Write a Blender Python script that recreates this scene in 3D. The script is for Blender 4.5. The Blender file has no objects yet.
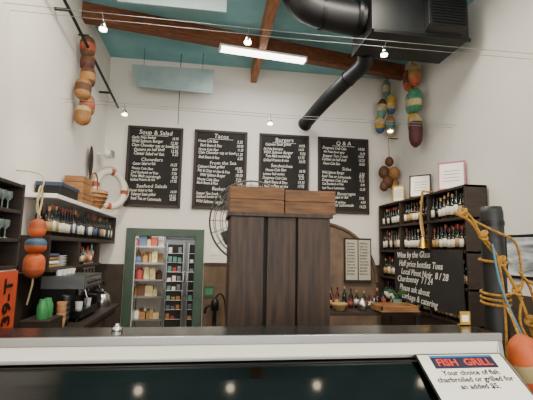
import bpy, bmesh, math, random
from mathutils import Vector, Matrix
random.seed(7)
R=math.radians
def lin(h):
    h=h.lstrip('#'); o=[]
    for i in (0,2,4):
        c=int(h[i:i+2],16)/255
        o.append(c/12.92 if c<=.04045 else ((c+.055)/1.055)**2.4)
    return (*o,1)
def mat(name,hexc,rough=.6,metal=0,var=.0,scale=6,stretch=(1,1,1),hex2=None,emit=0,bump=0,trans=0,coat=0):
    m=bpy.data.materials.new(name); m.use_nodes=True
    nt=m.node_tree; p=nt.nodes['Principled BSDF']
    c=lin(hexc); p.inputs['Base Color'].default_value=c
    p.inputs['Roughness'].default_value=rough; p.inputs['Metallic'].default_value=metal
    if trans: p.inputs['Transmission Weight'].default_value=trans
    if coat: p.inputs['Coat Weight'].default_value=coat
    if emit:
        p.inputs['Emission Color'].default_value=c; p.inputs['Emission Strength'].default_value=emit
    if hex2 or var or bump:
        tc=nt.nodes.new('ShaderNodeTexCoord'); mp=nt.nodes.new('ShaderNodeMapping')
        mp.inputs['Scale'].default_value=stretch
        n=nt.nodes.new('ShaderNodeTexNoise'); n.inputs['Scale'].default_value=scale; n.inputs['Detail'].default_value=5
        nt.links.new(tc.outputs['Object'],mp.inputs[0]); nt.links.new(mp.outputs[0],n.inputs['Vector'])
        cr=nt.nodes.new('ShaderNodeValToRGB')
        c2=lin(hex2) if hex2 else tuple(x*(1-var) for x in c[:3])+(1,)
        cr.color_ramp.elements[0].position=.35; cr.color_ramp.elements[1].position=.65
        cr.color_ramp.elements[0].color=c2; cr.color_ramp.elements[1].color=c
        nt.links.new(n.outputs[0],cr.inputs[0]); nt.links.new(cr.outputs[0],p.inputs['Base Color'])
        if bump:
            b=nt.nodes.new('ShaderNodeBump'); b.inputs['Strength'].default_value=bump; b.inputs['Distance'].default_value=.02
            nt.links.new(n.outputs[0],b.inputs['Height']); nt.links.new(b.outputs[0],p.inputs['Normal'])
    return m
class B:
    def __init__(s,name): s.name=name; s.bm=bmesh.new(); s.mats=[]; s.M=Matrix()
    def mi(s,m):
        if m not in s.mats: s.mats.append(m)
        return s.mats.index(m)
    def add(s,vs,fs,m,smooth=False):
        v=[s.bm.verts.new(s.M@Vector(p)) for p in vs]
        for k,f in enumerate(fs):
            try: fc=s.bm.faces.new([v[i] for i in f])
            except ValueError: continue
            fc.material_index=s.mi(m[k] if isinstance(m,list) else m); fc.smooth=smooth
    def box(s,x0,x1,y0,y1,z0,z1,m):
        vs=[(x,y,z) for x in (x0,x1) for y in (y0,y1) for z in (z0,z1)]
        s.add(vs,[(0,1,3,2),(4,6,7,5),(0,4,5,1),(2,3,7,6),(0,2,6,4),(1,5,7,3)],m)
    def prism(s,prof,x0,x1,m,axis='x'):
        n=len(prof)
        def P(x,a,b): return (x,a,b) if axis=='x' else ((a,x,b) if axis=='y' else (a,b,x))
        vs=[P(x0,a,b) for a,b in prof]+[P(x1,a,b) for a,b in prof]
        s.add(vs,[tuple(range(n)),tuple(range(2*n-1,n-1,-1))]+[(i,(i+1)%n,n+(i+1)%n,n+i) for i in range(n)],m)
    def lathe(s,c,prof,m,seg=16,rot=None,smooth=True):
        rm=rot.to_4x4() if rot else Matrix()
        T=Matrix.Translation(c)@rm
        vs=[];fs=[];ms=[]
        for p in prof:
            for k in range(seg):
                a=2*math.pi*k/seg
                vs.append(tuple(T@Vector((max(p[0],1e-4)*math.cos(a),max(p[0],1e-4)*math.sin(a),p[1]))))
        for i in range(len(prof)-1):
            mm=prof[i][2] if len(prof[i])>2 else m
            for k in range(seg):
                fs.append((i*seg+k,i*seg+(k+1)%seg,(i+1)*seg+(k+1)%seg,(i+1)*seg+k)); ms.append(mm)
        s.add(vs,fs,ms,smooth)
        s.add(vs[:seg],[tuple(range(seg-1,-1,-1))],prof[0][2] if len(prof[0])>2 else m)
        s.add(vs[-seg:],[tuple(range(seg))],prof[-1][2] if len(prof[-1])>2 else m)
    def sph(s,c,r,m,seg=14,rot=None):
        if not isinstance(r,(tuple,list)): r=(r,r,r)
        n=8; T=Matrix.Translation(c)@(rot.to_4x4() if rot else Matrix())
        vs=[];fs=[]
        for i in range(n+1):
            t=math.pi*i/n
            for k in range(seg):
                a=2*math.pi*k/seg
                q=max(math.sin(t),1e-3)
                vs.append(tuple(T@Vector((r[0]*q*math.cos(a),r[1]*q*math.sin(a),-r[2]*math.cos(t)))))
        for i in range(n):
            for k in range(seg): fs.append((i*seg+k,i*seg+(k+1)%seg,(i+1)*seg+(k+1)%seg,(i+1)*seg+k))
        s.add(vs,fs,m,True)
    def tube(s,pts,r,m,closed=False,seg=8,sub=0):
        pts=[Vector(p) for p in pts]
        if sub: pts=cat(pts,sub,closed)
        n=len(pts); vs=[];fs=[];ms=[]; up=None
        for i,p in enumerate(pts):
            if closed: t=pts[(i+1)%n]-pts[i-1]
            else: t=pts[min(i+1,n-1)]-pts[max(i-1,0)]
            t.normalize()
            if up is None:
                up=Vector((0,0,1)) if abs(t.z)<.9 else Vector((0,1,0))
            a=t.cross(up); a.normalize(); b2=a.cross(t); b2.normalize(); up=b2
            rr=r(i/(n-1)) if callable(r) else r
            for k in range(seg):
                an=2*math.pi*k/seg
                vs.append(tuple(p+a*rr*math.cos(an)+b2*rr*math.sin(an)))
        for i in range(n if closed else n-1):
            j=(i+1)%n
            for k in range(seg):
                fs.append((i*seg+k,i*seg+(k+1)%seg,j*seg+(k+1)%seg,j*seg+k)); ms.append(m(i/n) if callable(m) else m)
        s.add(vs,fs,ms,True)
        if not closed:
            m0=m(0) if callable(m) else m
            s.add(vs[:seg],[tuple(range(seg))],m0); s.add(vs[-seg:],[tuple(range(seg))],m0)
    def done(s,bevel=0,parent=None):
        me=bpy.data.meshes.new(s.name)
        bmesh.ops.recalc_face_normals(s.bm,faces=s.bm.faces)
        xs=[v.co for v in s.bm.verts]
        lo=Vector([min(v[i] for v in xs) for i in range(3)]); hi=Vector([max(v[i] for v in xs) for i in range(3)])
        o=Vector(((lo.x+hi.x)/2,(lo.y+hi.y)/2,lo.z))
        for v in s.bm.verts: v.co-=o
        s.bm.to_mesh(me); s.bm.free()
        for m in s.mats: me.materials.append(m)
        ob=bpy.data.objects.new(s.name,me); ob.location=o
        bpy.context.collection.objects.link(ob)
        if bevel:
            md=ob.modifiers.new('bevel','BEVEL'); md.width=bevel; md.segments=2; md.limit_method='ANGLE'; md.angle_limit=R(50)
        if parent: par(ob,parent)
        return ob
def par(ob,parent):
    ob.parent=parent; ob.matrix_parent_inverse=Matrix.Translation(-parent.location)
def cat(p,sub,closed):
    n=len(p); o=[]
    for i in range(n if closed else n-1):
        if closed: a,b,c,d=p[i-1],p[i],p[(i+1)%n],p[(i+2)%n]
        else: a,b,c,d=p[max(i-1,0)],p[i],p[i+1],p[min(i+2,n-1)]
        for k in range(sub):
            t=k/sub
            o.append(.5*((2*b)+(c-a)*t+(2*a-5*b+4*c-d)*t*t+(3*b-a-3*c+d)*t**3))
    if not closed: o.append(p[-1])
    return o
def text(name,body,loc,rot,size,m,parent=None,align='LEFT',ext=.001,sx=1,space=1,off=0,shear=0):
    cu=bpy.data.curves.new(name,'FONT'); cu.body=body; cu.size=size; cu.extrude=ext; cu.align_x=align; cu.resolution_u=2
    cu.space_line=space; cu.offset=off; cu.shear=shear
    cu.materials.append(m)
    ob=bpy.data.objects.new(name,cu); ob.location=loc; ob.rotation_euler=rot; ob.scale=(sx,1,1)
    bpy.context.collection.objects.link(ob)
    if parent: par(ob,parent)
    return ob

# ---------- materials
wallw=mat('wall_paint_white','#E8E2D8',.85,var=.05,scale=1.5,bump=.05)
wallr=mat('wall_paint_grey','#D2CEC6',.85,var=.04,scale=1.5,bump=.05)
teal=mat('ceiling_teal','#88BEC4',.7,hex2='#74ACB4',scale=2)
patina=mat('panel_patina','#9FB0AD',.55,hex2='#80989A',scale=3)
floorm=mat('floor_concrete','#6B5F55',.5,var=.2,scale=4)
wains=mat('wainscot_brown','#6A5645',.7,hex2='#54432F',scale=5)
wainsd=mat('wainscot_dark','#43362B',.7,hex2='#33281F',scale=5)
beamw=mat('beam_wood','#804A2A',.65,hex2='#5C331C',scale=5,stretch=(1,6,6))
beamy=mat('beam_wood_depth','#A86E40',.65,hex2='#7E4E2C',scale=5,stretch=(6,1,6))
darkw=mat('dark_wood','#32231A',.55,hex2='#1F1610',scale=5,stretch=(1,1,8))
plank=mat('walnut_plank','#463123',.6,hex2='#2A1D15',scale=4,stretch=(7,7,.7),bump=.1)
gapm=mat('gap_dark','#120E0B',.8)
crate=mat('crate_pine','#9F7142',.65,hex2='#7A5230',scale=4,stretch=(1,8,8))
crate2=mat('crate_dark','#80562E',.65,hex2='#543620',scale=4,stretch=(1,8,8))
black=mat('black_metal','#101112',.4,metal=.3)
blackm=mat('duct_black','#0E0F11',.5,var=.3,scale=8)
chalk=mat('chalkboard','#181615',.85,hex2='#26221F',scale=3)
chalkw=mat('chalk_white','#E2DED4',.9)
bframe=mat('board_frame','#33241B',.6,var=.2)
green=mat('door_green','#43574A',.5,hex2='#384B40',scale=4)
steel=mat('stainless','#B8B8B6',.28,metal=1,var=.1,scale=3,stretch=(1,20,1))
steelb=mat('brushed_steel_door','#7C7F80',.4,metal=.9,var=.3,scale=2,stretch=(1,1,8))
steeld=mat('counter_top_steel','#44474A',.2,metal=.9)
wire=mat('fan_wire','#6A6A6A',.4,metal=.8)
cable=mat('cable_wire','#8F8F8C',.4,metal=.7)
cream=mat('case_band_white','#EDE9DC',.3,coat=.3)
glassd=mat('case_dark_glass','#060505',.08,coat=.3)
white=mat('white_plastic','#EDECE8',.4)
offw=mat('paper','#ECE8DC',.8)
rope=mat('rope_manila','#B08230',.9,hex2='#7C571B',scale=60)
ropew=mat('rope_white','#BFB08A',.9,var=.2,scale=60)
ropeb=mat('rope_blue','#4E7F98',.9)
bg=mat('bottle_green','#131F15',.15); bk=mat('bottle_black','#0B0A0B',.15); bb=mat('bottle_amber','#33190B',.15); bc=mat('bottle_clear','#9FB0A8',.1,trans=.5)
lab1=mat('label_white','#D0CABA',.7); lab2=mat('label_tan','#A08250',.7); lab3=mat('label_blue','#3C4C62',.7); lab4=mat('label_red','#8A3026',.7)
Or=mat('buoy_orange','#D0602A',.6,hex2='#A84A20',scale=9); Or2=mat('buoy_coral','#B0532F',.65,hex2='#7E3922',scale=9)
Cr=mat('buoy_cream','#BFAE7E',.65,hex2='#96835A',scale=9); Tn=mat('buoy_tan','#A4763F',.65,hex2='#7C552C',scale=9)
Tl=mat('buoy_teal','#5F8C80',.65,hex2='#41665E',scale=9); Gn=mat('buoy_green','#3F8560',.6,hex2='#2C6446',scale=9)
Yl=mat('buoy_yellow','#C29225',.6,hex2='#94701A',scale=9); Rd=mat('buoy_maroon','#561F1F',.6,hex2='#3C1515',scale=9)
Bl=mat('buoy_blue','#3E5E78',.6,var=.3); Br=mat('buoy_brown','#5E3B22',.65,var=.3,scale=9)
Pk=mat('buoy_pink','#A0624E',.65,hex2='#784538',scale=9)
signo=mat('sign_orange','#C4461E',.6,var=.15)
leaf=mat('leaf','#3F6A38',.6,var=.3)
lampon=mat('tube_glow','#FFF9EE',.5,emit=9)
bulb=mat('halogen_glow','#FFEFD0',.5,emit=16)
chrome=mat('chrome','#C9C9C9',.15,metal=1)

# ---------- room
YB=6.5; XL=-1.7; XR=3.1; ZC=4.68; YF=-3.0; E=.004
def room(name,x0,x1,y0,y1,z0,z1,m):
    b=B(name); b.box(x0,x1,y0,y1,z0,z1,m); return b.done()
room('floor',-2.0,3.4,YF,8.7,-.12,0,floorm)
b=B('ceiling'); b.box(-2.0,3.4,YF,6.62,ZC,ZC+.12,teal); b.done()
room('wall_left',XL-.12,XL,YF,YB,0,ZC,wallw)
room('wall_right',XR,XR+.12,YF,YB,0,ZC,wallr)
dx0,dx1,dz=-1.15,-.21,1.79
b=B('wall_back')
b.box(XL-.12,dx0,YB,YB+.12,0,ZC,wallw); b.box(dx1,XR+.12,YB,YB+.12,0,ZC,wallw); b.box(dx0,dx1,YB,YB+.12,dz,ZC,wallw); b.done()
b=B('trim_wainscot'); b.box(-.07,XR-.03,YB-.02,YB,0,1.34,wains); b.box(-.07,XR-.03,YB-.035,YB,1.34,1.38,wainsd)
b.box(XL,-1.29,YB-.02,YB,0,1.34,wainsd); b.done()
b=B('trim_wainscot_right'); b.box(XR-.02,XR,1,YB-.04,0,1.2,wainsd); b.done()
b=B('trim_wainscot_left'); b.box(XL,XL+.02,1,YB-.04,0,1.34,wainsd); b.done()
b=B('door_1')
b.box(-1.28,dx0+.012,YB-.04,YB-E,0,1.9,green); b.box(dx1-.012,-.08,YB-.04,YB-E,0,1.9,green); b.box(dx0,dx1,YB-.04,YB-E,dz-.012,1.9,green)
b.done(.008)
b=B('wall_pantry'); b.box(-2.0,-1.9,6.62,8.6,0,2.6,wallw); b.box(.6,.7,6.62,8.6,0,2.6,wallw); b.box(-2,.7,8.5,8.6,0,2.6,wallw); b.box(-2,.7,6.62,8.6,2.5,2.6,wallw); b.done()
b=B('pantry_shelving')
for z in (.3,.7,1.0,1.3,1.6,1.85):
    b.box(-1.85,-.8,7.55,7.95,z,z+.03,steel)
for x in (-1.84,-1.33,-.82):
    for y in (7.56,7.92): b.box(x,x+.02,y,y+.02,0,2.1,steelb)
cols=[lab1,lab2,Tn,Cr,lab4,offw,Br,lab3,crate,steelb,crate2]
for z in (.33,.73,1.03,1.33,1.63,1.88):
    for yy in (7.68,7.82):
        x=-1.81
        while x<-.95:
            w=random.uniform(.05,.14); h=random.uniform(.1,.22)
            if random.random()<.5: b.box(x,x+w,yy-.055,yy+.055,z,z+h,random.choice(cols))
            else: b.lathe((x+w/2,yy,z),[(w/2,0),(w/2,h*.8),(w/4,h*.85),(w/4,h)],random.choice(cols),12)
            x+=w+.008
b.done()
b=B('stainless_refrigerator')
b.box(-.74,-.02,7.03,7.6,.08,1.98,steelb)
b.box(-.73,-.39,7.0,7.03,.15,1.72,steelb); b.box(-.37,-.03,7.0,7.03,.15,1.72,steelb); b.box(-.73,-.03,7.0,7.03,1.75,1.96,steeld)
for x0,x1 in ((-.69,-.43),(-.33,-.07)):
    b.box(x0,x1,6.993,7.0,.3,1.66,gapm)
    for t in (x0-.012,x1): b.box(t,t+.012,6.99,7.0,.28,1.68,steel)
    for k in range(8):
        z=.42+k*.155; b.box(x0,x1,6.986,6.993,z,z+.008,steel)
        for q in range(3):
            if random.random()<.7:
                xx=x0+.015+q*.08; b.box(xx,xx+.06,6.987,6.993,z+.008,z+.008+random.uniform(.05,.11),random.choice([lab1,steelb,Tn,lab4,Tl]))
for x in (-.405,-.35): b.tube([(x,7.0,.8),(x,6.95,.82),(x,6.95,1.2),(x,7.0,1.22)],.01,chrome)
for x in (-.70,-.06):
    for y in (7.07,7.55): b.lathe((x,y,0),[(.02,0),(.02,.08)],black,8)
b.done(.003)

# ---------- beams, ceiling
b=B('ceiling_beam')
b.prism([(XL+E,5.0),(XR-E,5.9),(XR-E,6.05),(XL+E,5.15)],4.46,ZC,beamw,axis='z'); b.done(.006)
b=B('ceiling_beam'); b.box(.6,.7,2.0,YB-E,4.42,ZC,beamy); b.done(.005)
b=B('fluorescent_ceiling_light')
b.M=Matrix.Translation((.68,5.42,4.37))@Matrix.Rotation(R(7),4,'Z')
b.box(-.64,.64,-.07,.07,.03,.06,white); b.box(-.62,.62,-.055,.055,-.01,.03,lampon)
b.box(-.645,-.62,-.07,.07,-.015,.06,white); b.box(.62,.645,-.07,.07,-.015,.06,white)
b.tube([(-.4,0,.06),(-.4,0,.3)],.006,beamw); b.tube([(.4,0,.06),(.4,0,.3)],.006,beamw); b.done(.004)
b=B('hanging_acoustic_panel')
b.prism([(-1.28,4.40),(-.02,4.42),(-.04,4.02),(-1.18,4.05)],6.1,6.13,patina,axis='y'); 
for x in (-1.1,-.2): b.tube([(x,6.11,4.41),(x,6.11,ZC)],.004,black)
b.done()
b=B('hanging_acoustic_panel'); b.box(-1.1,.1,4.3,4.33,4.29,4.6,patina)
for x in (-1.0,0): b.tube([(x,4.31,4.6),(x,4.31,ZC)],.004,black)
b.done()
b=B('hanging_cord'); b.tube([(-.55,6.2,ZC),(-.55,6.2,3.52)],.006,black); b.done()

# ---------- ducts
b=B('air_handler_duct_box')
b.box(1.72,2.9,4.0,4.62,4.06,4.62,blackm)
b.prism([(4.0,4.1),(4.0,4.55),(3.9,4.5),(3.9,4.15)],2.35,2.82,blackm)
for i in range(12):
    z=4.14+i*.035; b.box(2.38,2.8,3.885,3.9,z,z+.012,black)
b.box(1.7,2.92,3.99,4.02,4.04,4.08,black); b.box(1.7,1.74,3.99,4.62,4.04,4.08,black)
b.done(.006)
b=B('exhaust_duct')
b.tube([(.86,4.2,4.66),(.88,4.2,4.60),(1.0,4.2,4.42),(1.25,4.22,4.35),(1.69,4.25,4.33)],.185,blackm,seg=24,sub=6)
for x in (1.2,1.62): b.lathe((x,4.22,4.35),[(.195,-.02),(.195,.02)],black,24,Matrix.Rotation(R(90),3,'Y'))
b.done()
b=B('flexible_duct')
b.tube([(1.9,4.635,4.12),(1.92,4.76,4.04),(1.83,5.1,3.98),(1.65,5.7,3.84),(1.5,6.3,3.68)],.105,blackm,seg=20,sub=8)
d=Vector((-.15,.6,-.16)).to_track_quat('Z','Y').to_matrix()
b.lathe((1.5,6.3,3.68),[(.115,-.04),(.115,.01),(.09,.01),(.09,-.03)],black,20,d)
b.lathe((1.83,5.1,3.98),[(.113,-.02),(.113,.02)],black,20,d)
b.done()
def spot(x,y,z,tx,ty,tz,e,size=70):
    la=bpy.data.lights.new('halogen_spot','SPOT'); la.energy=e; la.spot_size=R(size); la.spot_blend=.9; la.color=(1,.82,.58); la.shadow_soft_size=.04
    o=bpy.data.objects.new('halogen_spot',la); o.location=(x,y,z)
    o.rotation_euler=(Vector((tx,ty,tz))-Vector((x,y,z))).to_track_quat('-Z','Y').to_euler(); bpy.context.collection.objects.link(o)
def cablelights(y,z,xs,name,br=.03,cr=.003):
    b=B(name)
    for dy in (-.05,.05): b.tube([(XL+E,y+dy,z),(.7,y+dy,z-.02),(XR-E,y+dy,z)],cr,cable,seg=6)
    for x in xs:
        b.tube([(x,y-.05,z-.01),(x,y,z-.07),(x,y+.05,z-.01)],.003,chrome,seg=6)
        b.lathe((x,y,z-.13),[(br,0,bulb),(br+.002,.015,chrome),(.02,.05,chrome),(.008,.06,chrome)],chrome,12)
    b.done()
cablelights(3.3,3.52,(-.94,.27,1.53),'added_light_track',.03,.0025)
cablelights(4.65,3.24,(-1.02,.68,2.22),'added_light_track')
cablelights(1.75,3.5,(-.6,.25,1.1,2.2),'added_light_track',.035)  # unseen track, added so its bulbs reflect as spots in the case glass
for x,tx,tz in ((-1.02,-1.3,1.4),(.68,.6,1.8),(2.22,2.9,1.6)): spot(x,4.65,3.08,tx,6.3,tz,60)
for x,tx in ((-.94,-1.6),(.27,.5),(1.53,2.9)): spot(x,3.3,3.36,tx,4.6,1.2,55)
b=B('wall_mounted_pole'); b.tube([(-1.6,3.2,4.18),(-1.55,4.0,4.09),(-1.53,6.48,3.83)],.018,black)
for y,z in ((4.2,4.07),(6.0,3.88)): b.box(XL+E,-1.53,y-.015,y+.015,z-.012,z+.012,black)
b.done()

# ---------- menu boards
items=['Clam Chowder cup or bowl','Fish & Chips w/ slaw & fries','Wild Salmon Burger','Grilled Shrimp Taco plate','Halibut Plate w/ rice','Ahi Poke Bowl spicy','Dungeness Crab Cake','Grilled Prawns & rice','Cod Sandwich w/ fries','Calamari Steak grilled','Oysters on half shell','Caesar Salad w/ fish','Snapper Taco 2 each','Black Beans & Rice','House Cole Slaw','Garlic Fries basket','Iced Tea or Lemonade','Tuna Melt sourdough','Lobster Roll market','Seafood Louie salad']
heads=['Soup & Salad','Tacos','Burgers','Q & A']
subs=[['Chowders','Seafood Salads'],['From the Sea','Baskets'],['Sandwiches','Combos'],['Sides','Beverages']]
for i,(x0,x1) in enumerate([(-1.33,-.50),(-.28,.55),(.79,1.60),(1.80,2.66)]):
    b=B('menu_chalkboard'); z0,z1=2.25,3.52
    b.box(x0,x1,YB-.03,YB-.002,z0,z1,chalk)
    for (a,c,e,f) in ((x0-.02,x1+.02,z1-.02,z1+.02),(x0-.02,x1+.02,z0-.02,z0+.02),(x0-.02,x0+.02,z0,z1),(x1-.02,x1+.02,z0,z1)):
        b.box(a,c,YB-.045,YB-.002,e,f,bframe)
    ob=b.done(.003)
    y=YB-.034; z=z1-.11
    text('heading',heads[i],((x0+x1)/2,y,z),(R(90),R(random.uniform(-3,3)),0),.10,chalkw,ob,'CENTER',shear=.1)
    b2=B('chalk_underline'); b2.box((x0+x1)/2-.2,(x0+x1)/2+.2,y-.001,y+.002,z-.02,z-.015,chalkw); b2.done(parent=ob)
    z-=.08; blk=0; cnt=0
    lim=[5,5,4]
    while z>z0+.045:
        if cnt==lim[min(blk,2)] and blk<2:
            z-=.03; text('subheading',subs[i][blk],((x0+x1)/2+random.uniform(-.08,.08),y,z),(R(90),R(random.uniform(-3,3)),0),.08,chalkw,ob,'CENTER',shear=.1)
            z-=.068; blk+=1; cnt=0; continue
        s=random.uniform(.058,.074); tl=R(random.uniform(-2.2,2.2))
        text('menu_line',random.choice(items),(x0+.04+random.uniform(0,.05),y,z+random.uniform(-.006,.006)),(R(90),tl,0),s,chalkw,ob,'LEFT',sx=random.uniform(.66,.82),shear=random.uniform(.05,.35),off=.0006)
        text('menu_price','%d.%d'%(random.randint(4,19),random.choice([50,95,25])),(x1-.04-random.uniform(0,.03),y,z+random.uniform(-.01,.01)),(R(90),tl,0),s,chalkw,ob,'RIGHT',sx=.75,shear=.2,off=.0006)
        z-=.066; cnt+=1
# ---------- left shelves
def bottle(b,x,y,z,h,r,g,l):
    b.lathe((x,y,z),[(r,0,g),(r,h*.15,l),(r*1.01,h*.15,l),(r*1.01,h*.48,g),(r,h*.48,g),(r,h*.58,g),(r*.35,h*.72,g),(r*.33,h*.86,random.choice([lab4,black,lab2,g])),(r*.36,h,g)],g,12)
b=B('bottle_shelf')
y0,y1=3.9,6.42; fx=-1.43
b.box(XL+E,fx+.02,y0,y1,2.04,2.08,white)
b.box(XL+E,fx,y0,y1,1.65,1.69,darkw); b.box(XL+E,fx+.02,y0,5.6,1.36,1.39,darkw)
b.box(XL+E,XL+.02,y0,5.6,1.36,1.68,darkw)
for y in (5.57,4.75): b.box(XL+.02,fx,y,y+.03,1.38,1.66,darkw)
b.box(XL+E,fx,y1-.03,y1,1.65,2.05,darkw); b.box(XL+.02,fx,y0,y0+.02,1.38,1.66,darkw)
b.done(.004)
b=B('wine_bottles')
y=y0+.05
while y<y1-.08:
    bottle(b,fx-.05,y,1.691,random.uniform(.26,.32),.036,random.choice([bk,bg,bk,bb]),random.choice([lab1,lab1,lab3,lab2,bk])); 
    bottle(b,fx-.15,y+.04,1.691,random.uniform(.28,.33),.036,random.choice([bk,bg]),random.choice([lab1,lab3]))
    y+=.08
b.done()
b=B('spirit_bottles')
y=4.83
while y<5.5:
    bottle(b,fx-.06,y,1.391,random.uniform(.18,.25),.035,random.choice([bk,bb,Or,bc]),random.choice([lab1,lab2,lab4])); y+=.085
b.done()
b=B('folded_towel_stack')
for k in range(4): b.box(-1.66,-1.46,4.0,4.25,1.391+k*.035,1.42+k*.035,[lab2,white,Tn,lab3][k])
b.done(.01)
b=B('plate_stack')
for k in range(7): b.lathe((-1.55,4.45,1.391+k*.016),[(.05,0),(.09,.014),(.085,.014),(.05,.006)],white,20)
b.done()
b=B('storage_box'); b.box(-1.68,-1.45,4.1,4.62,2.081,2.2,black); b.box(-1.685,-1.44,4.09,4.63,2.18,2.22,mat('lid_blue','#2C3A52',.5)); b.done(.006)
def wcrate(name,x0,x1,y0,y1,z0,z1,m,n=3,rotz=0):
    b=B(name); c=((x0+x1)/2,(y0+y1)/2); b.M=Matrix.Translation((c[0],c[1],0))@Matrix.Rotation(R(rotz),4,'Z')@Matrix.Translation((-c[0],-c[1],0))
    t=.012; h=(z1-z0)/n; g=.003
    for i in range(n):
        a,e=z0+i*h+g,z0+(i+1)*h-g
        if i==0: a=z0
        b.box(x0,x1,y0,y0+t,a,e,m); b.box(x0,x1,y1-t,y1,a,e,m); b.box(x0,x0+t,y0+t,y1-t,a,e,m); b.box(x1-t,x1,y0+t,y1-t,a,e,m)
    b.box(x0+t,x1-t,y0+t,y1-t,z0,z0+t,m)
    for x in (x0+t,x1-t-.02):
        for y in (y0+t,y1-t-.02): b.box(x,x+.02,y,y+.02,z0+t,z1-.01,m)
    return b.done(.002)
wcrate('wooden_crate',-1.68,-1.44,4.75,5.15,2.081,2.26,crate,3)
wcrate('wooden_crate',-1.67,-1.46,4.8,5.1,2.262,2.41,crate,2)
b=B('wicker_basket'); bx,by=-1.52,5.45
b.lathe((bx,by,2.081),[(.10,0),(.165,.14),(.175,.24),(.16,.24),(.1,.02)],crate,20)
for z,r in ((.05,.13),(.1,.153),(.15,.17),(.2,.175)): b.tube([(bx+r*math.cos(a*math.pi/10),by+r*math.sin(a*math.pi/10),2.081+z) for a in range(20)],.008,crate2,True)
b.tube([(bx,by-.17,2.3),(bx,by-.13,2.5),(bx,by,2.56),(bx,by+.13,2.5),(bx,by+.17,2.3)],.01,crate2,sub=4); b.done()
b=B('life_ring')
b.M=Matrix.Translation((-1.46,6.05,2.44))@Matrix.Rotation(R(42),4,'Z')@Matrix.Rotation(R(-6),4,'X')
b.tube([(.22*math.cos(a*math.pi/24),0,.26*math.sin(a*math.pi/24)) for a in range(48)],.05,lambda t:Or2 if int((t+.06)*8)%2==0 and ((t+.06)*8)%1<.45 else lab1,True,12)
b.tube([((.28+.015*math.cos(a*math.pi/6))*math.cos(a*math.pi/24),0,(.32+.015*math.cos(a*math.pi/6))*math.sin(a*math.pi/24)) for a in range(48)],.008,ropew,True,6)
b.done()
b=B('wooden_paddle')
b.M=Matrix.Translation((-1.65,5.72,2.081))@Matrix.Rotation(R(3),4,'X')
b.tube([(0,0,0),(0,0,.5)],.016,darkw); b.sph((0,0,.68),(.02,.09,.22),darkw); b.done()
b=B('wall_speaker'); b.sph((-1.55,6.15,2.98),(.07,.12,.07),white); b.box(XL+E,-1.5,6.13,6.17,2.97,2.99,white); b.box(-1.5,-1.47,6.08,6.22,2.93,3.03,steel); b.done()
b=B('wall_cabinet')
cy0,cy1,cz0,cz1=2.2,3.13,1.43,2.04
b.box(XL+E,XL+.02,cy0,cy1,cz0,cz1,darkw)
for z in (cz0,cz1-.03,1.62,1.82): b.box(XL+.01,-1.35,cy0,cy1,z,z+.025,darkw)
for y in (cy0,cy1-.025,2.66): b.box(XL+.01,-1.35,y,y+.025,cz0,cz1,darkw)
b.done(.003)
b=B('stacked_glassware')
for z in (1.646,1.846):
    for y in (2.72,2.8,2.88,2.96,3.04): b.lathe((-1.42,y,z),[(.03,0),(.005,.01),(.005,.06),(.028,.09),(.026,.13)],bc,12)
b.done()
b=B('registration_sign'); b.box(-1.37,-1.35,2.88,3.14,1.02,1.42,signo); b.box(XL+.025,-1.37,3.0,3.03,1.2,1.23,black); ob=b.done(.003)
text('lettering','39-T',(-1.345,3.06,1.045),(R(90),R(-90),R(90)),.155,black,ob,'LEFT',off=.003,sx=1.1)
def buoy(b,x,y,zt,L,r,bands,tilt=(0,0)):
    n=12; prof=[]
    for i in range(n+1):
        t=i/n; z=-L*t
        rr=r*(max(0,1-abs(2*t-1)**3.2))**.5
        prof.append((max(rr,.02),z,bands[min(int(t*len(bands)),len(bands)-1)]))
    b.lathe((x,y,zt),prof,bands[0],18,Matrix.Rotation(R(tilt[0]),3,'X')@Matrix.Rotation(R(tilt[1]),3,'Y'))
b=B('foam_fishing_buoy')
x,y=-1.48,3.72
b.tube([(x,y,1.80),(x,y-.02,1.9),(x,y-.05,2.02),(x,y,2.12),(x,y+.05,2.02),(x,y+.01,1.88),(x,y,1.8)],.008,ropew,sub=4)
b.tube([(x+.02,y,1.84),(x,y-.06,1.93),(x+.02,y-.02,2.2),(XL+E,y,2.25)],.006,ropew,sub=4)
buoy(b,x,y,1.83,.17,.07,[Or2,Or]); buoy(b,x,y,1.67,.14,.085,[Bl,Or]); buoy(b,x,y,1.54,.22,.085,[Or,Or,Or2]); b.tube([(x,y,1.33),(x,y,1.27),(x-.03,y,1.1)],.008,ropew)
b.done()
b=B('hanging_buoy_string')
x,y=-1.57,4.95
b.tube([(x,y,4.2),(x,y,3.05)],.01,ropew)
b.tube([(XL+E,y,4.2),(x,y,4.2)],.012,black)
buoy(b,x+.0,y-.04,4.17,.28,.09,[Br,Or2,Br],(8,0)); buoy(b,x,y+.04,4.0,.28,.085,[Pk,Br,Rd],(-8,0)); buoy(b,x+.02,y,3.8,.27,.09,[Br,Tn,Br],(5,0))
buoy(b,x,y-.05,3.62,.28,.095,[Tn,Br,Tn],(-6,0)); buoy(b,x+.02,y+.05,3.46,.28,.09,[Tn,Or2,Tn],(6,0)); buoy(b,x,y,3.3,.25,.095,[Cr,Tn,Tn])
b.done()
b=B('back_bar_counter'); b.box(XL+.03,-1.12,2.2,5.3,0,.86,darkw); b.box(XL+.03,-1.08,2.2,5.33,.86,.9,darkw)
for y in (2.6,3.2,3.8,4.4,5.0): b.box(-1.12,-1.105,y-.25,y+.25,.1,.8,plank)
b.done(.004)
b=B('green_lidded_jar_pair')
b.box(-1.42,-1.2,3.38,3.68,.901,1.02,darkw)
gj=mat('jar_green','#3E8A50',.35)
for y in (3.5,3.6): b.lathe((-1.3,y,1.02),[(.038,0,gj),(.042,.03,gj),(.042,.1,gj),(.028,.135,gj),(.028,.15,gj)],gj,14)
b.done()
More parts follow.
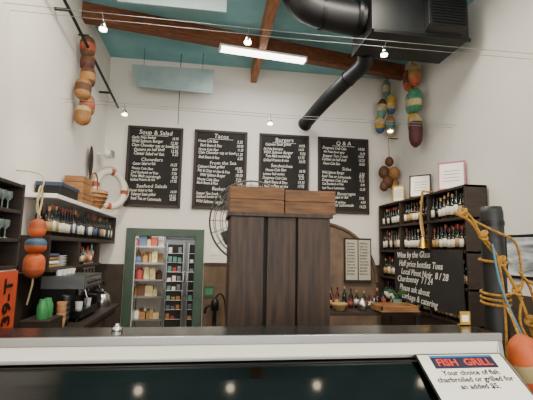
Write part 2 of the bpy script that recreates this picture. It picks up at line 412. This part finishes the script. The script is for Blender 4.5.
b=B('espresso_machine')
b.M=Matrix.Translation((-1.32,4.3,.901))
b.box(-.2,.16,-.28,.28,.03,.1,steeld); b.box(-.2,0,-.28,.28,.1,.36,black); b.box(-.2,.18,-.3,.3,.3,.42,steelb)
b.box(.18,.185,-.26,.26,.32,.40,steel)
for k in range(4): b.lathe((.186,-.18+.12*k,.36),[(.018,0),(.014,.015)],black,12,Matrix.Rotation(R(90),3,'Y'))
for y in (-.14,.14):
    b.lathe((.1,y,.23),[(.035,0),(.035,.07)],chrome,14); b.tube([(.1,y,.25),(.26,y,.23)],.014,black); b.lathe((.1,y,.1),[(.03,0),(.036,.07)],white,14)
    b.tube([(.17,y*1.7,.3),(.2,y*1.75,.22),(.19,y*1.75,.12)],.006,chrome)
for k in range(4): b.lathe((-.08,-.2+k*.12,.42),[(.025,0),(.035,.05)],white,12)
for sx in (-.18,.12):
    for sy in (-.25,.25): b.lathe((sx,sy,0),[(.02,0),(.02,.03)],black,10)
b.done(.006)
b=B('coffee_grinder'); b.M=Matrix.Translation((-1.3,4.85,.901)); b.box(-.09,.09,-.09,.09,0,.22,black); b.lathe((0,0,.22),[(.05,0),(.09,.14),(.09,.16),(.06,.18)],bb,16); b.tube([(.09,0,.18),(.16,0,.17)],.012,chrome); b.done(.006)
b=B('kettle'); b.lathe((-1.25,5.12,.901),[(.1,0),(.11,.04),(.09,.12),(.04,.16),(.015,.17),(.015,.2)],steel,18); b.tube([(-1.25,5.0,1.0),(-1.25,4.96,1.14),(-1.25,5.08,1.2),(-1.25,5.2,1.14)],.01,black,sub=4); b.done()
b=B('stacked_cups')
for i,(y,n) in enumerate(((3.78,4),(3.87,5))):
    for k in range(n): b.lathe((-1.25,y,.901+k*.045),[(.03,0),(.04,.08),(.037,.08),(.028,.01)],[Tn,black][i],14)
b.done()
b=B('hanging_utensils')
b.tube([(XL+.03,5.75,1.3),(XL+.03,6.3,1.3)],.008,steel)
for k,y in enumerate((5.8,5.95,6.1,6.25)):
    b.tube([(XL+.04,y,1.3),(XL+.04,y,1.1)],.007,steel); b.sph((XL+.05,y,1.03),(.015,.045,.07),[steel,black,steeld,crate][k])
b.done()

# ---------- wood cabinet & crates, fan
px0,px1,py0,py1=.165,.985,3.2,3.75
b=B('wooden_podium_cabinet')
b.box(px0+.02,px1-.02,py0+.036,py1,0,1.86,gapm)
ws=[(px0,px0+.27),(px0+.30,px0+.535),(px0+.55,px1)]
for i,(a,c) in enumerate(ws): b.box(a,c,py0+(.0 if i!=1 else .012),py0+.035,0,1.865,plank)
for yy in (py0+.035,py0+.3):
    b.box(px0,px0+.02,yy,yy+.25,0,1.865,plank); b.box(px1-.02,px1,yy,yy+.25,0,1.865,plank)
b.box(px0-.02,px1+.02,py0-.02,py1+.02,1.865,1.90,plank)
b.done(.004)
wcrate('wine_crate',.155,.60,3.22,3.6,1.901,2.115,crate2,2)
wcrate('wine_crate',.62,1.045,3.22,3.6,1.901,2.10,crate2,2,-3)
b=B('pedestal_fan')
b.M=Matrix.Translation((.41,4.1,1.89))@Matrix.Rotation(R(-10),4,'Z')
for r,yy in ((.42,0),(.37,-.05),(.30,-.075),(.24,-.09),(.17,-.1),(.1,-.105)):
    for sgn in (1,-1): b.tube([(r*math.cos(a*math.pi/20),yy*sgn,r*math.sin(a*math.pi/20)) for a in range(40)],.004 if r<.42 else .010,wire,True,6)
for k in range(20):
    a=k*math.pi/10
    for sgn in (1,-1): b.tube([(rr*math.cos(a),yy*sgn,rr*math.sin(a)) for rr,yy in ((.06,-.105),(.17,-.1),(.30,-.075),(.37,-.05),(.42,0))],.0025,wire,seg=5)
b.lathe((0,-.12,0),[(.06,0),(.06,.2),(.08,.22),(.08,.36),(.04,.4)],black,18,Matrix.Rotation(R(-90),3,'X'))
for k in range(4):
    a=k*math.pi/2+.4; e=a+.75
    b.add([(.05*math.cos(a),-.03,.05*math.sin(a)),(.33*math.cos(a),-.04,.33*math.sin(a)),(.35*math.cos((a+e)/2),0,.35*math.sin((a+e)/2)),(.31*math.cos(e),.035,.31*math.sin(e)),(.05*math.cos(e),.03,.05*math.sin(e))],[(0,1,2,3,4)],steel)
b.M=Matrix()
b.tube([(.43,4.25,1.85),(.43,4.25,.05)],.022,black); b.lathe((.43,4.25,0),[(.25,0),(.25,.02),(.05,.05)],black,24)
b.done()
b=B('cast_iron_hand_pump')
x,y=.12,YB-.17
b.lathe((x,y,.3),[(.07,0),(.07,.03),(.03,.05),(.03,.35),(.06,.37),(.06,.5),(.03,.54)],black,14)
b.tube([(x,y,.75),(x-.12,y,.72),(x-.15,y,.62)],.022,black,sub=4); b.tube([(x,y,.84),(x+.08,y,.92),(x+.15,y,.8),(x+.17,y,.6)],.014,black,sub=4)
b.lathe((x,y,0),[(.12,0),(.12,.3)],darkw,14)
b.done()
b=B('wall_notice'); b.box(-.05,.1,YB-.03,YB-.021,.84,1.02,mat('notice_green','#31463A',.6)); b.box(-.03,.08,YB-.034,YB-.03,.88,.98,Gn); b.done()
b=B('light_switch_plate'); b.box(.02,.14,YB-.01,YB,1.5,1.6,white); b.box(.06,.075,YB-.016,YB-.01,1.53,1.57,offw); b.box(.09,.105,YB-.016,YB-.01,1.53,1.57,offw); b.done(.002)
b=B('arched_oven_hood')
arc=mat('arch_brown','#7C6654',.7,hex2='#604E40',scale=4)
cxx,czz=1.82,1.1; prof=[(cxx-.95,.0)]+[(cxx+.95*math.cos(t),czz+.95*math.sin(t)) for t in [math.pi-math.pi*k/24 for k in range(25)]]+[(cxx+.95,0)]
b.prism(prof,YB-.08,YB-.04,arc,axis='y')
b.tube([(cxx+.95*math.cos(math.pi-math.pi*k/24),YB-.085,czz+.95*math.sin(math.pi-math.pi*k/24)) for k in range(25)],.03,wains,seg=8)
b.done()
b=B('posted_menu_sheet'); pp=mat('aged_paper','#B9B2A2',.8); b.box(2.2,2.66,YB-.145,YB-.12,1.1,1.82,darkw); b.box(2.22,2.42,YB-.15,YB-.145,1.14,1.79,pp); b.box(2.44,2.64,YB-.15,YB-.145,1.14,1.79,pp); ob=b.done()
for x in (2.235,2.455):
    text('print','\n'.join(random.choice(items)[:14] for _ in range(11)),(x,YB-.153,1.72),(R(90),0,0),.045,gapm,ob,sx=.5,space=1.1)
b=B('work_table')
b.box(1.2,2.6,4.7,5.5,.84,.88,darkw); b.box(1.2,2.6,4.75,5.45,.2,.23,darkw)
for x in (1.22,2.54):
    for y in (4.72,5.44): b.box(x,x+.04,y,y+.04,0,.84,darkw)
b.done(.003)
b=B('condiment_bottles')
for k in range(13):
    for yy in (5.0,5.25):
        x=1.28+k*.09; bottle(b,x,yy+random.uniform(0,.06),.881,random.uniform(.12,.28),.03,random.choice([bk,bb,bg,bk,Rd]),random.choice([lab1,lab4,lab2,bk]))
b.done()
b=B('serving_tray')
b.box(2.02,2.5,4.55,4.9,.9,.92,crate)
for a in ((2.02,2.5,4.55,4.57),(2.02,2.5,4.88,4.9),(2.02,2.04,4.55,4.9),(2.48,2.5,4.55,4.9)): b.box(*a,.92,.97,crate)
b.box(2.1,2.4,4.72,4.88,.881,.9,crate2); b.done(.003)
b=B('bowl'); b.lathe((1.6,4.83,.881),[(.05,0),(.10,.07),(.105,.09),(.095,.09),(.04,.02)],lab2,20); b.done()
b=B('tea_pot'); b.lathe((1.9,4.83,.881),[(.04,0),(.075,.05),(.06,.11),(.02,.13),(.01,.15)],steel,18); b.tube([(1.96,4.83,.93),(2.0,4.83,.96),(2.01,4.83,1.0)],.01,steel); b.done()
# ---------- right shelf
b=B('wine_display_shelf')
xf,sy0,sy1,sz0,sz1=2.8,4.05,6.36,.8,2.37
zs=(sz0,1.19,1.6,1.98,sz1-.03)
b.box(XR-.05,XR-.03,sy0,sy1,sz0,sz1,darkw)
for z in zs: b.box(xf,XR-.04,sy0,sy1,z,z+.03,darkw)
for y in (sy0,4.83,5.6,sy1-.03): b.box(xf,XR-.04,y,y+.03,sz0,sz1,darkw)
b.box(xf+.02,XR-.03,sy0,sy1,0,sz0,darkw)
b.done(.003)
b=B('wine_bottles')
for z in zs[:-1]:
    y=sy0+.07
    while y<sy1-.07:
        if min(abs(y-q) for q in (4.845,5.615))>.045:
            bottle(b,xf+.05,y,z+.031,random.uniform(.27,.32),.036,random.choice([bk,bg,bb,bk]),random.choice([lab1,lab1,lab2,lab1,bk]))
            bottle(b,xf+.14,y+.01,z+.031,.31,.036,bk,lab1)
        y+=.081
b.done()
b=B('handwritten_chalk_sign')
b.box(xf-.03,xf-.01,4.12,5.75,.92,1.64,chalk); ob=b.done(.002)
for k,s in enumerate(['Wine by the Glass','Half price bottles Tues','Local Pinot Noir  8 / 28','Chardonnay  7 / 24','Please ask about','corkage & catering']):
    text('chalk_lettering',s,(xf-.032,5.66-.06*(k%3),1.52-k*.112),(R(90),R(random.uniform(-2,2)),R(-90)),.12,chalkw,ob,sx=1.0,shear=.25)
def frame(name,x,y,z,w,h,fm,ang,pm=offw):
    b=B(name); b.M=Matrix.Translation((x,y,z+.01))@Matrix.Rotation(R(ang),4,'Z')@Matrix.Rotation(R(-6),4,'X')
    t=.02
    b.box(-w/2,w/2,0,.015,0,t,fm); b.box(-w/2,w/2,0,.015,h-t,h,fm); b.box(-w/2,-w/2+t,0,.015,t,h-t,fm); b.box(w/2-t,w/2,0,.015,t,h-t,fm)
    b.box(-w/2+t,w/2-t,.006,.012,t,h-t,pm)
    for k in range(4): b.box(-w*.3,w*.3,.004,.006,h*.3+k*h*.12,h*.3+k*h*.12+.006,gapm)
    b.box(-.015,.015,.012,.08,0,.01,fm); b.done(.002)
frame('picture_frame',2.9,5.85,2.37,.19,.27,Yl,-45)
frame('picture_frame',2.93,5.25,2.37,.3,.33,black,-45)
frame('picture_frame',2.93,4.5,2.37,.32,.36,mat('frame_pink','#A85C6A',.5),-45)
b=B('hanging_rope_bell')
b.tube([(2.7,4.78,2.385),(2.68,4.78,2.1),(2.7,4.76,1.8)],.012,rope,sub=3); b.tube([(2.85,4.78,2.385),(2.7,4.78,2.385)],.012,rope)
b.tube([(2.72,4.8,2.375),(2.7,4.84,2.0),(2.7,4.78,1.8)],.012,ropew,sub=3)
b.lathe((2.7,4.78,1.66),[(.075,0),(.065,.02),(.045,.1),(.02,.14)],mat('brass','#B08A3C',.3,metal=1),16); b.sph((2.7,4.78,1.66),.02,black); b.done()
b=B('potted_plant'); b.lathe((2.5,5.15,.881),[(.06,0),(.07,.1),(.06,.1)],Tl,14)
for k in range(26):
    a=random.random()*6.28; l=random.uniform(.08,.16); b.tube([(2.5,5.15,.97),(2.5+l*.4*math.cos(a),5.15+l*.4*math.sin(a),.97+l*.8),(2.5+l*math.cos(a),5.15+l*math.sin(a),.97+l*.7)],lambda t:.012*(1-t)+.002,leaf,sub=3,seg=5)
b.done()
b=B('hanging_buoy_string')
x,y=2.95,6.25
b.tube([(x,y,4.66),(x,y,3.6)],.01,rope)
buoy(b,x-.02,y,4.55,.34,.07,[Tl,Cr,Tl]); buoy(b,x+.03,y-.08,4.28,.36,.08,[Cr,Yl,Cr,Bl],(6,0)); buoy(b,x-.1,y,4.2,.36,.08,[Br,Cr,Tl],(-5,6)); buoy(b,x-.14,y+.02,3.92,.32,.085,[Yl,Cr,Yl,Bl]); buoy(b,x+.02,y-.03,3.9,.36,.085,[Tn,Tl,Cr])
b.done()
b=B('dried_gourd_cluster')
b.tube([(2.93,6.2,3.5),(2.93,6.2,2.95)],.008,rope); b.tube([(XR-E,6.2,3.5),(2.93,6.2,3.5)],.008,black)
for dx,dy,z,r in ((0,0,3.1,.07),(-.08,.03,2.92,.09),(.06,-.04,2.9,.09),(-.03,0,2.76,.09),(.08,.02,2.72,.08),(-.1,.0,2.68,.07)): b.sph((2.93+dx,6.2+dy,z),(r,r,r*1.25),random.choice([Br,Tn]))
b.done()
b=B('hanging_buoy_string')
x,y=2.95,5.4
b.tube([(XR-E,y,4.5),(x,y,4.5)],.012,black)
for dy,dx in ((-.1,0),(.08,0),(0,-.04)): b.tube([(x,y,4.5),(x+dx,y+dy,4.2),(x+dx,y+dy,3.3)],.008,rope)
buoy(b,x,y+.12,4.4,.36,.09,[Or2,Br,Or2],(-3,0)); buoy(b,x-.02,y-.1,4.4,.36,.09,[Cr,Tn,Or2]); buoy(b,x,y+.07,4.02,.36,.085,[Tl,Cr,Tl]); buoy(b,x-.02,y-.09,4.02,.38,.1,[Gn,Gn,Cr,Gn]); buoy(b,x,y+.02,3.68,.32,.08,[Yl,Tl]); buoy(b,x-.02,y-.1,3.62,.5,.1,[Cr,Rd,Rd,Rd],(3,0))
b.done()
b=B('framed_photograph'); b.box(XR-.03,XR-.001,2.9,3.82,1.36,1.8,black); b.box(XR-.035,XR-.03,2.93,3.79,1.39,1.77,mat('photo_print','#C8CDD0',.4,hex2='#5F6468',scale=4,stretch=(1,1,4))); b.done(.003)

# ---------- piling, ropes, floats
b=B('black_dock_piling')
b.lathe((1.78,2.32,0),[(.07,0),(.068,1.86),(.06,1.9),(.0,1.905)],blackm,24)
b.lathe((1.78,2.32,1.78),[(.073,0),(.073,.03)],black,24)
b.done()
b=B('coiled_dock_rope')
b.tube([(1.44,2.2,1.84),(1.5,2.2,1.82),(1.56,2.2,1.78),(1.62,2.2,1.69),(1.73,2.2,1.56),(1.82,2.2,1.4),(1.9,2.2,1.2),(1.93,2.2,1.0),(1.93,2.2,.7)],.0095,rope,sub=5)
b.tube([(1.5,2.2,1.87),(1.56,2.19,1.8),(1.6,2.19,1.72),(1.68,2.18,1.62),(1.72,2.18,1.45),(1.73,2.18,1.2),(1.72,2.18,.9)],.0075,rope,sub=5)
b.tube([(1.56,2.2,1.8),(1.7,2.2,1.74),(1.84,2.21,1.68),(1.9,2.24,1.55),(1.86,2.2,1.4),(1.74,2.19,1.36)],.0075,rope,sub=5)
b.tube([(1.85,2.2,1.5),(1.92,2.2,1.4),(1.96,2.2,1.2),(1.9,2.19,1.1),(1.84,2.2,1.2),(1.86,2.2,1.35)],.008,rope,sub=5)
for z in (1.3,1.33,1.36,1.56):
    b.tube([(1.78+.08*math.cos(a*math.pi/12),2.32+.08*math.sin(a*math.pi/12),z+.01*math.sin(a*math.pi/12)) for a in range(24)],.009,rope,True)
for p in ((1.5,2.2,1.83),(1.62,2.19,1.7),(1.73,2.19,1.55),(1.83,2.2,1.38),(1.9,2.2,1.2)):
    for q in range(3): b.tube([(p[0]+.022*math.cos(a*math.pi/6),p[1]+.016*math.sin(a*math.pi/6)*(1-q),p[2]+.017*math.sin(a*math.pi/6+q)+.01*q) for a in range(12)],.0085,rope,True,6)
b.tube([(1.66,2.17,1.66),(1.7,2.16,1.4),(1.8,2.15,1.15),(1.86,2.1,.95),(1.88,2.1,.6)],.006,ropeb,sub=5)
b.done()
b=B('foam_fishing_buoy')
buoy(b,1.68,2.02,1.17,.34,.085,[Or,Or,Cr,Or,Or2],(0,-14)); b.tube([(1.68,2.02,1.16),(1.72,2.12,1.25)],.008,rope); b.tube([(1.72,2.12,1.25),(1.74,2.2,1.32)],.008,rope)
b.done()
b=B('foam_fishing_buoy')
buoy(b,1.93,2.08,1.28,.3,.06,[Tn,Or,Or]); b.tube([(1.93,2.08,1.27),(1.93,2.12,1.4),(1.88,2.18,1.45)],.008,rope)
b.done()

# ---------- deli case
b=B('refrigerated_display_case')
ex=1.47; wx=-1.67
b.box(wx,ex,1.9,2.13,1.18,1.205,steeld)
b.box(wx,ex,1.88,1.905,1.17,1.208,steel)
b.box(wx,ex,1.885,1.93,1.112,1.17,cream)
b.box(wx,ex,1.875,1.9,1.10,1.115,steel)
prof=[(1.89,1.10),(1.80,1.045),(1.70,.972),(1.60,.875),(1.53,.75),(1.50,.6),(1.50,.45),(1.51,.45),(1.54,.74),(1.61,.865),(1.71,.962),(1.81,1.035),(1.9,1.09)]
b.prism(prof,wx,ex-.03,glassd)
endp=[(1.885,1.17),(1.87,1.093),(1.79,1.043),(1.69,.969),(1.59,.872),(1.52,.75),(1.49,.6),(1.49,.45),(2.13,.45),(2.13,1.2),(1.89,1.2)]
b.prism(endp,ex-.03,ex,steel)
b.box(wx,ex,1.5,2.13,0,.45,steel); b.box(wx,ex,2.1,2.13,.45,1.18,steeld); b.box(wx,ex-.03,1.6,2.1,.7,.72,steeld)
b.box(wx,ex,1.48,1.5,.38,.47,black)
b.done(.003)
b=B('fish_grill_sign')
ang=33
M0=Matrix.Translation((1.215,1.87,1.112))@Matrix.Rotation(R(ang),4,'X')
b.M=M0
b.box(-.225,.225,-.36,.0,0,.006,black); b.box(-.216,.216,-.353,-.007,.006,.008,offw)
b.box(-.16,.16,-.088,-.014,.008,.0095,mat('sign_navy','#0E1830',.5)); b.box(-.16,.16,-.026,-.014,.0095,.0100,mat('sign_blue','#2C6FA8',.5))
ob=b.done(.001)
redm=mat('sign_red','#E0301E',.5)
text('logo','FISH  GRILL',M0@Vector((0,-.074,.0105)),(R(ang),0,0),.056,redm,ob,'CENTER',ext=.0004,off=.001)
text('message','Your choice of fish\ncharbroiled or grilled for\nan added $5.',M0@Vector((0,-.125,.0085)),(R(ang),0,0),.037,gapm,ob,'CENTER',ext=.0004,off=.001)
b=B('price_card'); b.M=Matrix.Translation((1.42,2.1,1.206)); b.box(-.03,.03,0,.004,0,.075,Yl); b.box(-.03,.03,0,.03,0,.004,Yl); b.box(-.02,.02,-.001,0,.02,.055,offw); b.done()
b=B('pen_holder'); b.lathe((-.42,2.05,1.206),[(.025,0),(.027,.015),(.012,.02),(.01,.03)],chrome,14); b.done()

# ---------- ceiling panel fixtures, unseen and added to brighten the room
def fixture(name,x,y,w,l,e,z=ZC-.1):
    b=B(name); b.box(x-w/2-.03,x+w/2+.03,y-l/2-.03,y+l/2+.03,z+.01,ZC-E,white)
    b.box(x-w/2,x+w/2,y-l/2,y+l/2,z,z+.012,white); b.done(.004)
    la=bpy.data.lights.new(name+'_lamp','AREA'); la.shape='RECTANGLE'; la.size=w; la.size_y=l; la.energy=e; la.color=(1,.91,.79)
    o=bpy.data.objects.new(name+'_lamp',la); o.location=(x,y,z-.01); bpy.context.collection.objects.link(o)
for x,y,e in ((-.5,3.4,68),(1.5,3.4,74),(-.6,-.2,72),(2.0,-.2,72)): fixture('fill_panel_light',x,y,.9,.5,e)
la=bpy.data.lights.new('fluorescent_lamp','AREA'); la.shape='RECTANGLE'; la.size=1.2; la.size_y=.1; la.energy=32
o=bpy.data.objects.new('fluorescent_lamp',la); o.location=(.68,5.42,4.34); o.rotation_euler=(0,0,R(7)); bpy.context.collection.objects.link(o)
la=bpy.data.lights.new('pantry_lamp','AREA'); la.size=.6; la.energy=50
o=bpy.data.objects.new('pantry_lamp',la); o.location=(-.9,6.95,2.48); bpy.context.collection.objects.link(o)
la=bpy.data.lights.new('storefront_daylight','AREA'); la.shape='RECTANGLE'; la.size=4.6; la.size_y=3.0; la.energy=225; la.color=(1,.96,.91)
o=bpy.data.objects.new('storefront_daylight',la); o.location=(.7,-2.9,2.2); o.rotation_euler=(R(90),0,0); bpy.context.collection.objects.link(o)
w=bpy.data.worlds.new('World'); bpy.context.scene.world=w; w.use_nodes=True
w.node_tree.nodes['Background'].inputs[0].default_value=(1,.97,.95,1); w.node_tree.nodes['Background'].inputs[1].default_value=.65

cam=bpy.data.cameras.new('Camera'); co=bpy.data.objects.new('Camera',cam); bpy.context.collection.objects.link(co)
cam.lens=27.0; cam.sensor_width=36; cam.clip_start=.02
Mr=Matrix.Rotation(R(-8),3,'Z')@Matrix.Rotation(math.pi/2+R(7.1),3,'X')@Matrix.Rotation(R(1.1),3,'Z')
co.matrix_world=Matrix.Translation((0,0,1.6))@Mr.to_4x4()
bpy.context.scene.camera=co
